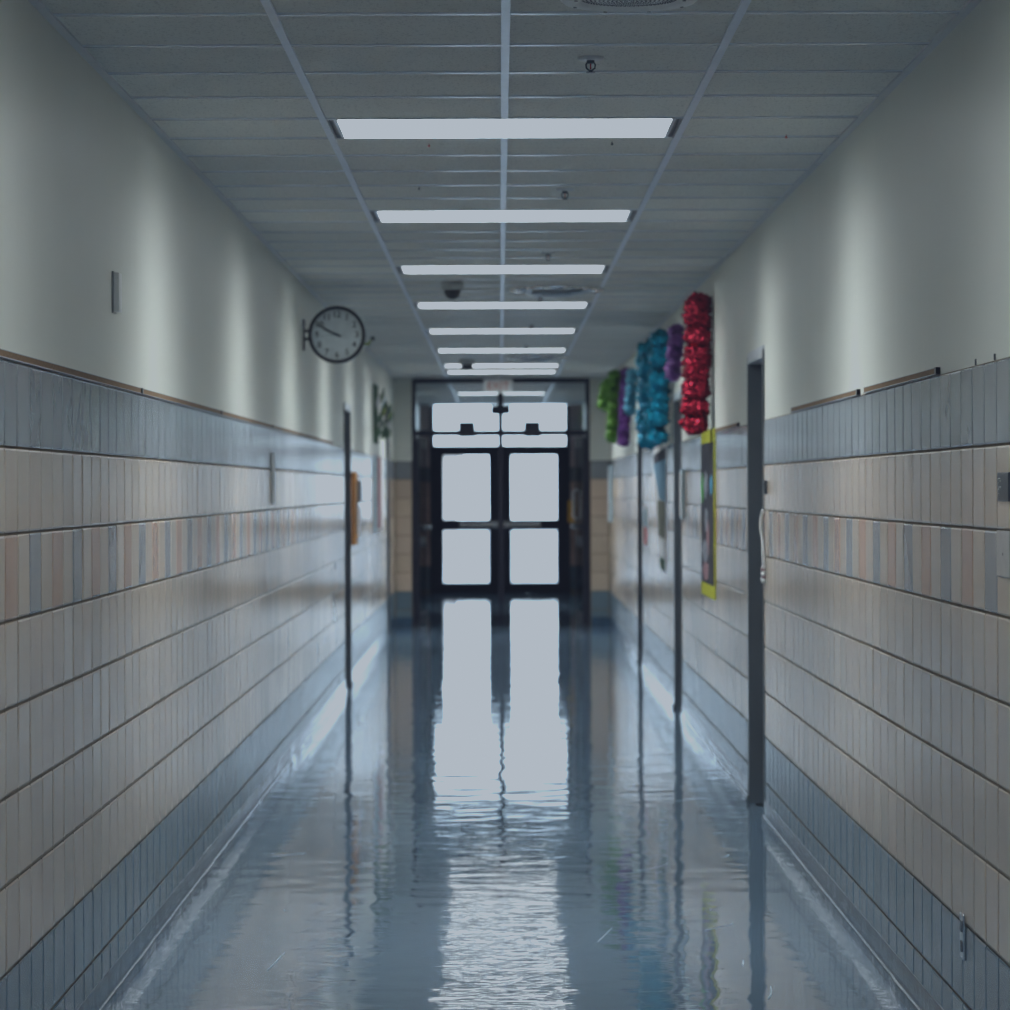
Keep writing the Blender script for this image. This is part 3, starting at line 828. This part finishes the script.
# yellow flag sign inside the vestibule
e = empty('yellow_sign', (XR, 41.6, 1.22), PI, 'yellow sign projecting inside the vestibule by the exit doors', 'sign')
MB().box(.23, .345, -.006, .006, -.135, .135, 'amber', .002).build('panel', e)
for z in (.09, -.09): MB().box(.012, .235, -.004, .004, z - .01, z + .01, 'slate').build('bracket_arm', e)
MB().box(.004, .012, -.03, .03, -.12, .12, 'slate').build('wall_plate', e)

# ------------------------------------------------------------------ foil garlands on the right wall
def garland(name, y, z0, z1, out, m, lab, w=.09, rows=9, bulge=None, seed=1):
    rnd = random.Random(seed); mb = MB(); k_ = mb.mi(m)
    zc = (z0 + z1) / 2
    def puff(c, r, sq=(1, 1, 1)):
        rr = bmesh.ops.create_icosphere(mb.bm, subdivisions=4, radius=1)
        off = Vector((rnd.random() * 50, rnd.random() * 50, 0))
        for v in rr['verts']:
            d_ = v.co.normalized(); n_ = noise.noise(d_ * 2.1 + off) * .42 - abs(noise.noise(d_ * 3.4 + off)) * .5 - abs(noise.noise(d_ * 7.5 + off)) * .34 + .22
            v.co = Vector(c) + Vector((d_.x * sq[0], d_.y * sq[1], d_.z * sq[2])) * r * (1 + n_)
        for fc in {fc for v in rr['verts'] for fc in v.link_faces}: fc.smooth = True; fc.material_index = k_
    hh = (z1 - z0) / rows
    for i in range(rows):
        z = z0 - zc + hh * (i + .5)
        for s in (-1, -.4, .2, 1):
            r = min(hh * rnd.uniform(.66, .95), out * .47); x = out * rnd.uniform(.42, .62) if s else out * rnd.uniform(.60, .72)
            x = max(r * .95 + .012 + .03 * (1 - (i + .5) / rows), min(x, out - r * .85))
            puff((x, s * w * rnd.uniform(.7, 1.1), z + rnd.uniform(-.4, .4) * hh), r, (1, 1.1, .72))
    if bulge:
        for (bx, by, bz, br) in bulge: puff((bx, by, bz), br)
    mb.tube([(.006, 0, z1 - zc + .02), (out * .4, 0, z1 - zc - .02)], .003, m, 6)
    loc, rz = RW(y, zc)
    return tag(mb.build(name, None, loc, rz), lab, 'garland', 'foil garlands hung along the right wall')
garland('foil_garland', 18.55, EYE + .335, EYE + 1.05, .148, 'red_foil', 'shiny crumpled red foil garland hanging above the yellow edged poster', .07, 9, seed=3)
garland('foil_garland', 21.3, EYE + .70, EYE + 1.03, .095, 'purple_foil', 'short purple foil garland behind the red one', .09, 4, seed=5)
garland('foil_garland', 23.0, EYE + .33, EYE + 1.07, .145, 'teal_foil', 'teal foil garland next to the short purple one', .10, 9, seed=8)
garland('foil_garland', 24.5, EYE + .33, EYE + 1.04, .18, 'teal_foil', 'teal foil garland next to the short pale teal one', .13, 9, seed=11)
garland('foil_garland', 28.4, EYE + .63, EYE + 1.03, .09, 'sky_foil', 'short pale teal foil garland between teal and dark purple ones', .12, 6, seed=14)
garland('foil_garland', 29.7, EYE + .39, EYE + 1.06, .105, 'plum_foil', 'dark purple foil garland beside the lime green one', .10, 8, seed=17)
garland('foil_garland', 32.3, EYE + .46, EYE + 1.13, .12, 'green_foil', 'lime green foil garland nearest the glazed partition', .09, 7, [(.14, .0, .12, .085), (.15, -.05, .04, .075), (.135, .02, .19, .07)], seed=21)

# ------------------------------------------------------------------ daylight, camera, colour management
w = bpy.data.worlds.new('overcast_sky'); sc.world = w; w.use_nodes = True
n = w.node_tree; bg = n.nodes['Background']
tc = n.nodes.new('ShaderNodeTexCoord'); sp = n.nodes.new('ShaderNodeSeparateXYZ'); n.links.new(tc.outputs['Generated'], sp.inputs[0])
rp = n.nodes.new('ShaderNodeValToRGB'); rp.color_ramp.elements[0].color = (.80, .90, 1, 1); rp.color_ramp.elements[1].color = (.60, .77, 1, 1)
n.links.new(sp.outputs['Z'], rp.inputs['Fac']); n.links.new(rp.outputs['Color'], bg.inputs['Color'])
bg.inputs['Strength'].default_value = 8.0

ROLL = .0033
cam = bpy.data.cameras.new('camera'); co = bpy.data.objects.new('camera', cam); COL.objects.link(co)
co.location = (0, 0, EYE); co.rotation_euler = (PI / 2, ROLL, 0)
cam.sensor_width = 36; cam.lens = 36 * 3316 / 1010
cam.shift_x = 5 / 1010; cam.shift_y = -16.5 / 1010
cam.clip_end = 300; cam.clip_start = .05
cam.dof.use_dof = True; cam.dof.focus_distance = 8.9; cam.dof.aperture_fstop = 6.6
sc.camera = co

vs = sc.view_settings
vs.view_transform = 'Standard'; vs.look = 'None'; vs.exposure = 0; vs.gamma = 1
vs.use_curve_mapping = True
cm = vs.curve_mapping; cm.extend = 'HORIZONTAL'
for ci, top, blk in ((0, .435, .0055), (1, .485, .007), (2, .54, .012)):
    c = cm.curves[ci]
    c.points[0].location = (0, blk); c.points[1].location = (1, top)
cm.clip_max_y = 1; cm.update()

cy = sc.cycles
cy.use_denoising = True
cy.max_bounces = 10; cy.diffuse_bounces = 5; cy.glossy_bounces = 5; cy.transparent_max_bounces = 12
cy.caustics_reflective = False; cy.caustics_refractive = False
cy.sample_clamp_indirect = 6
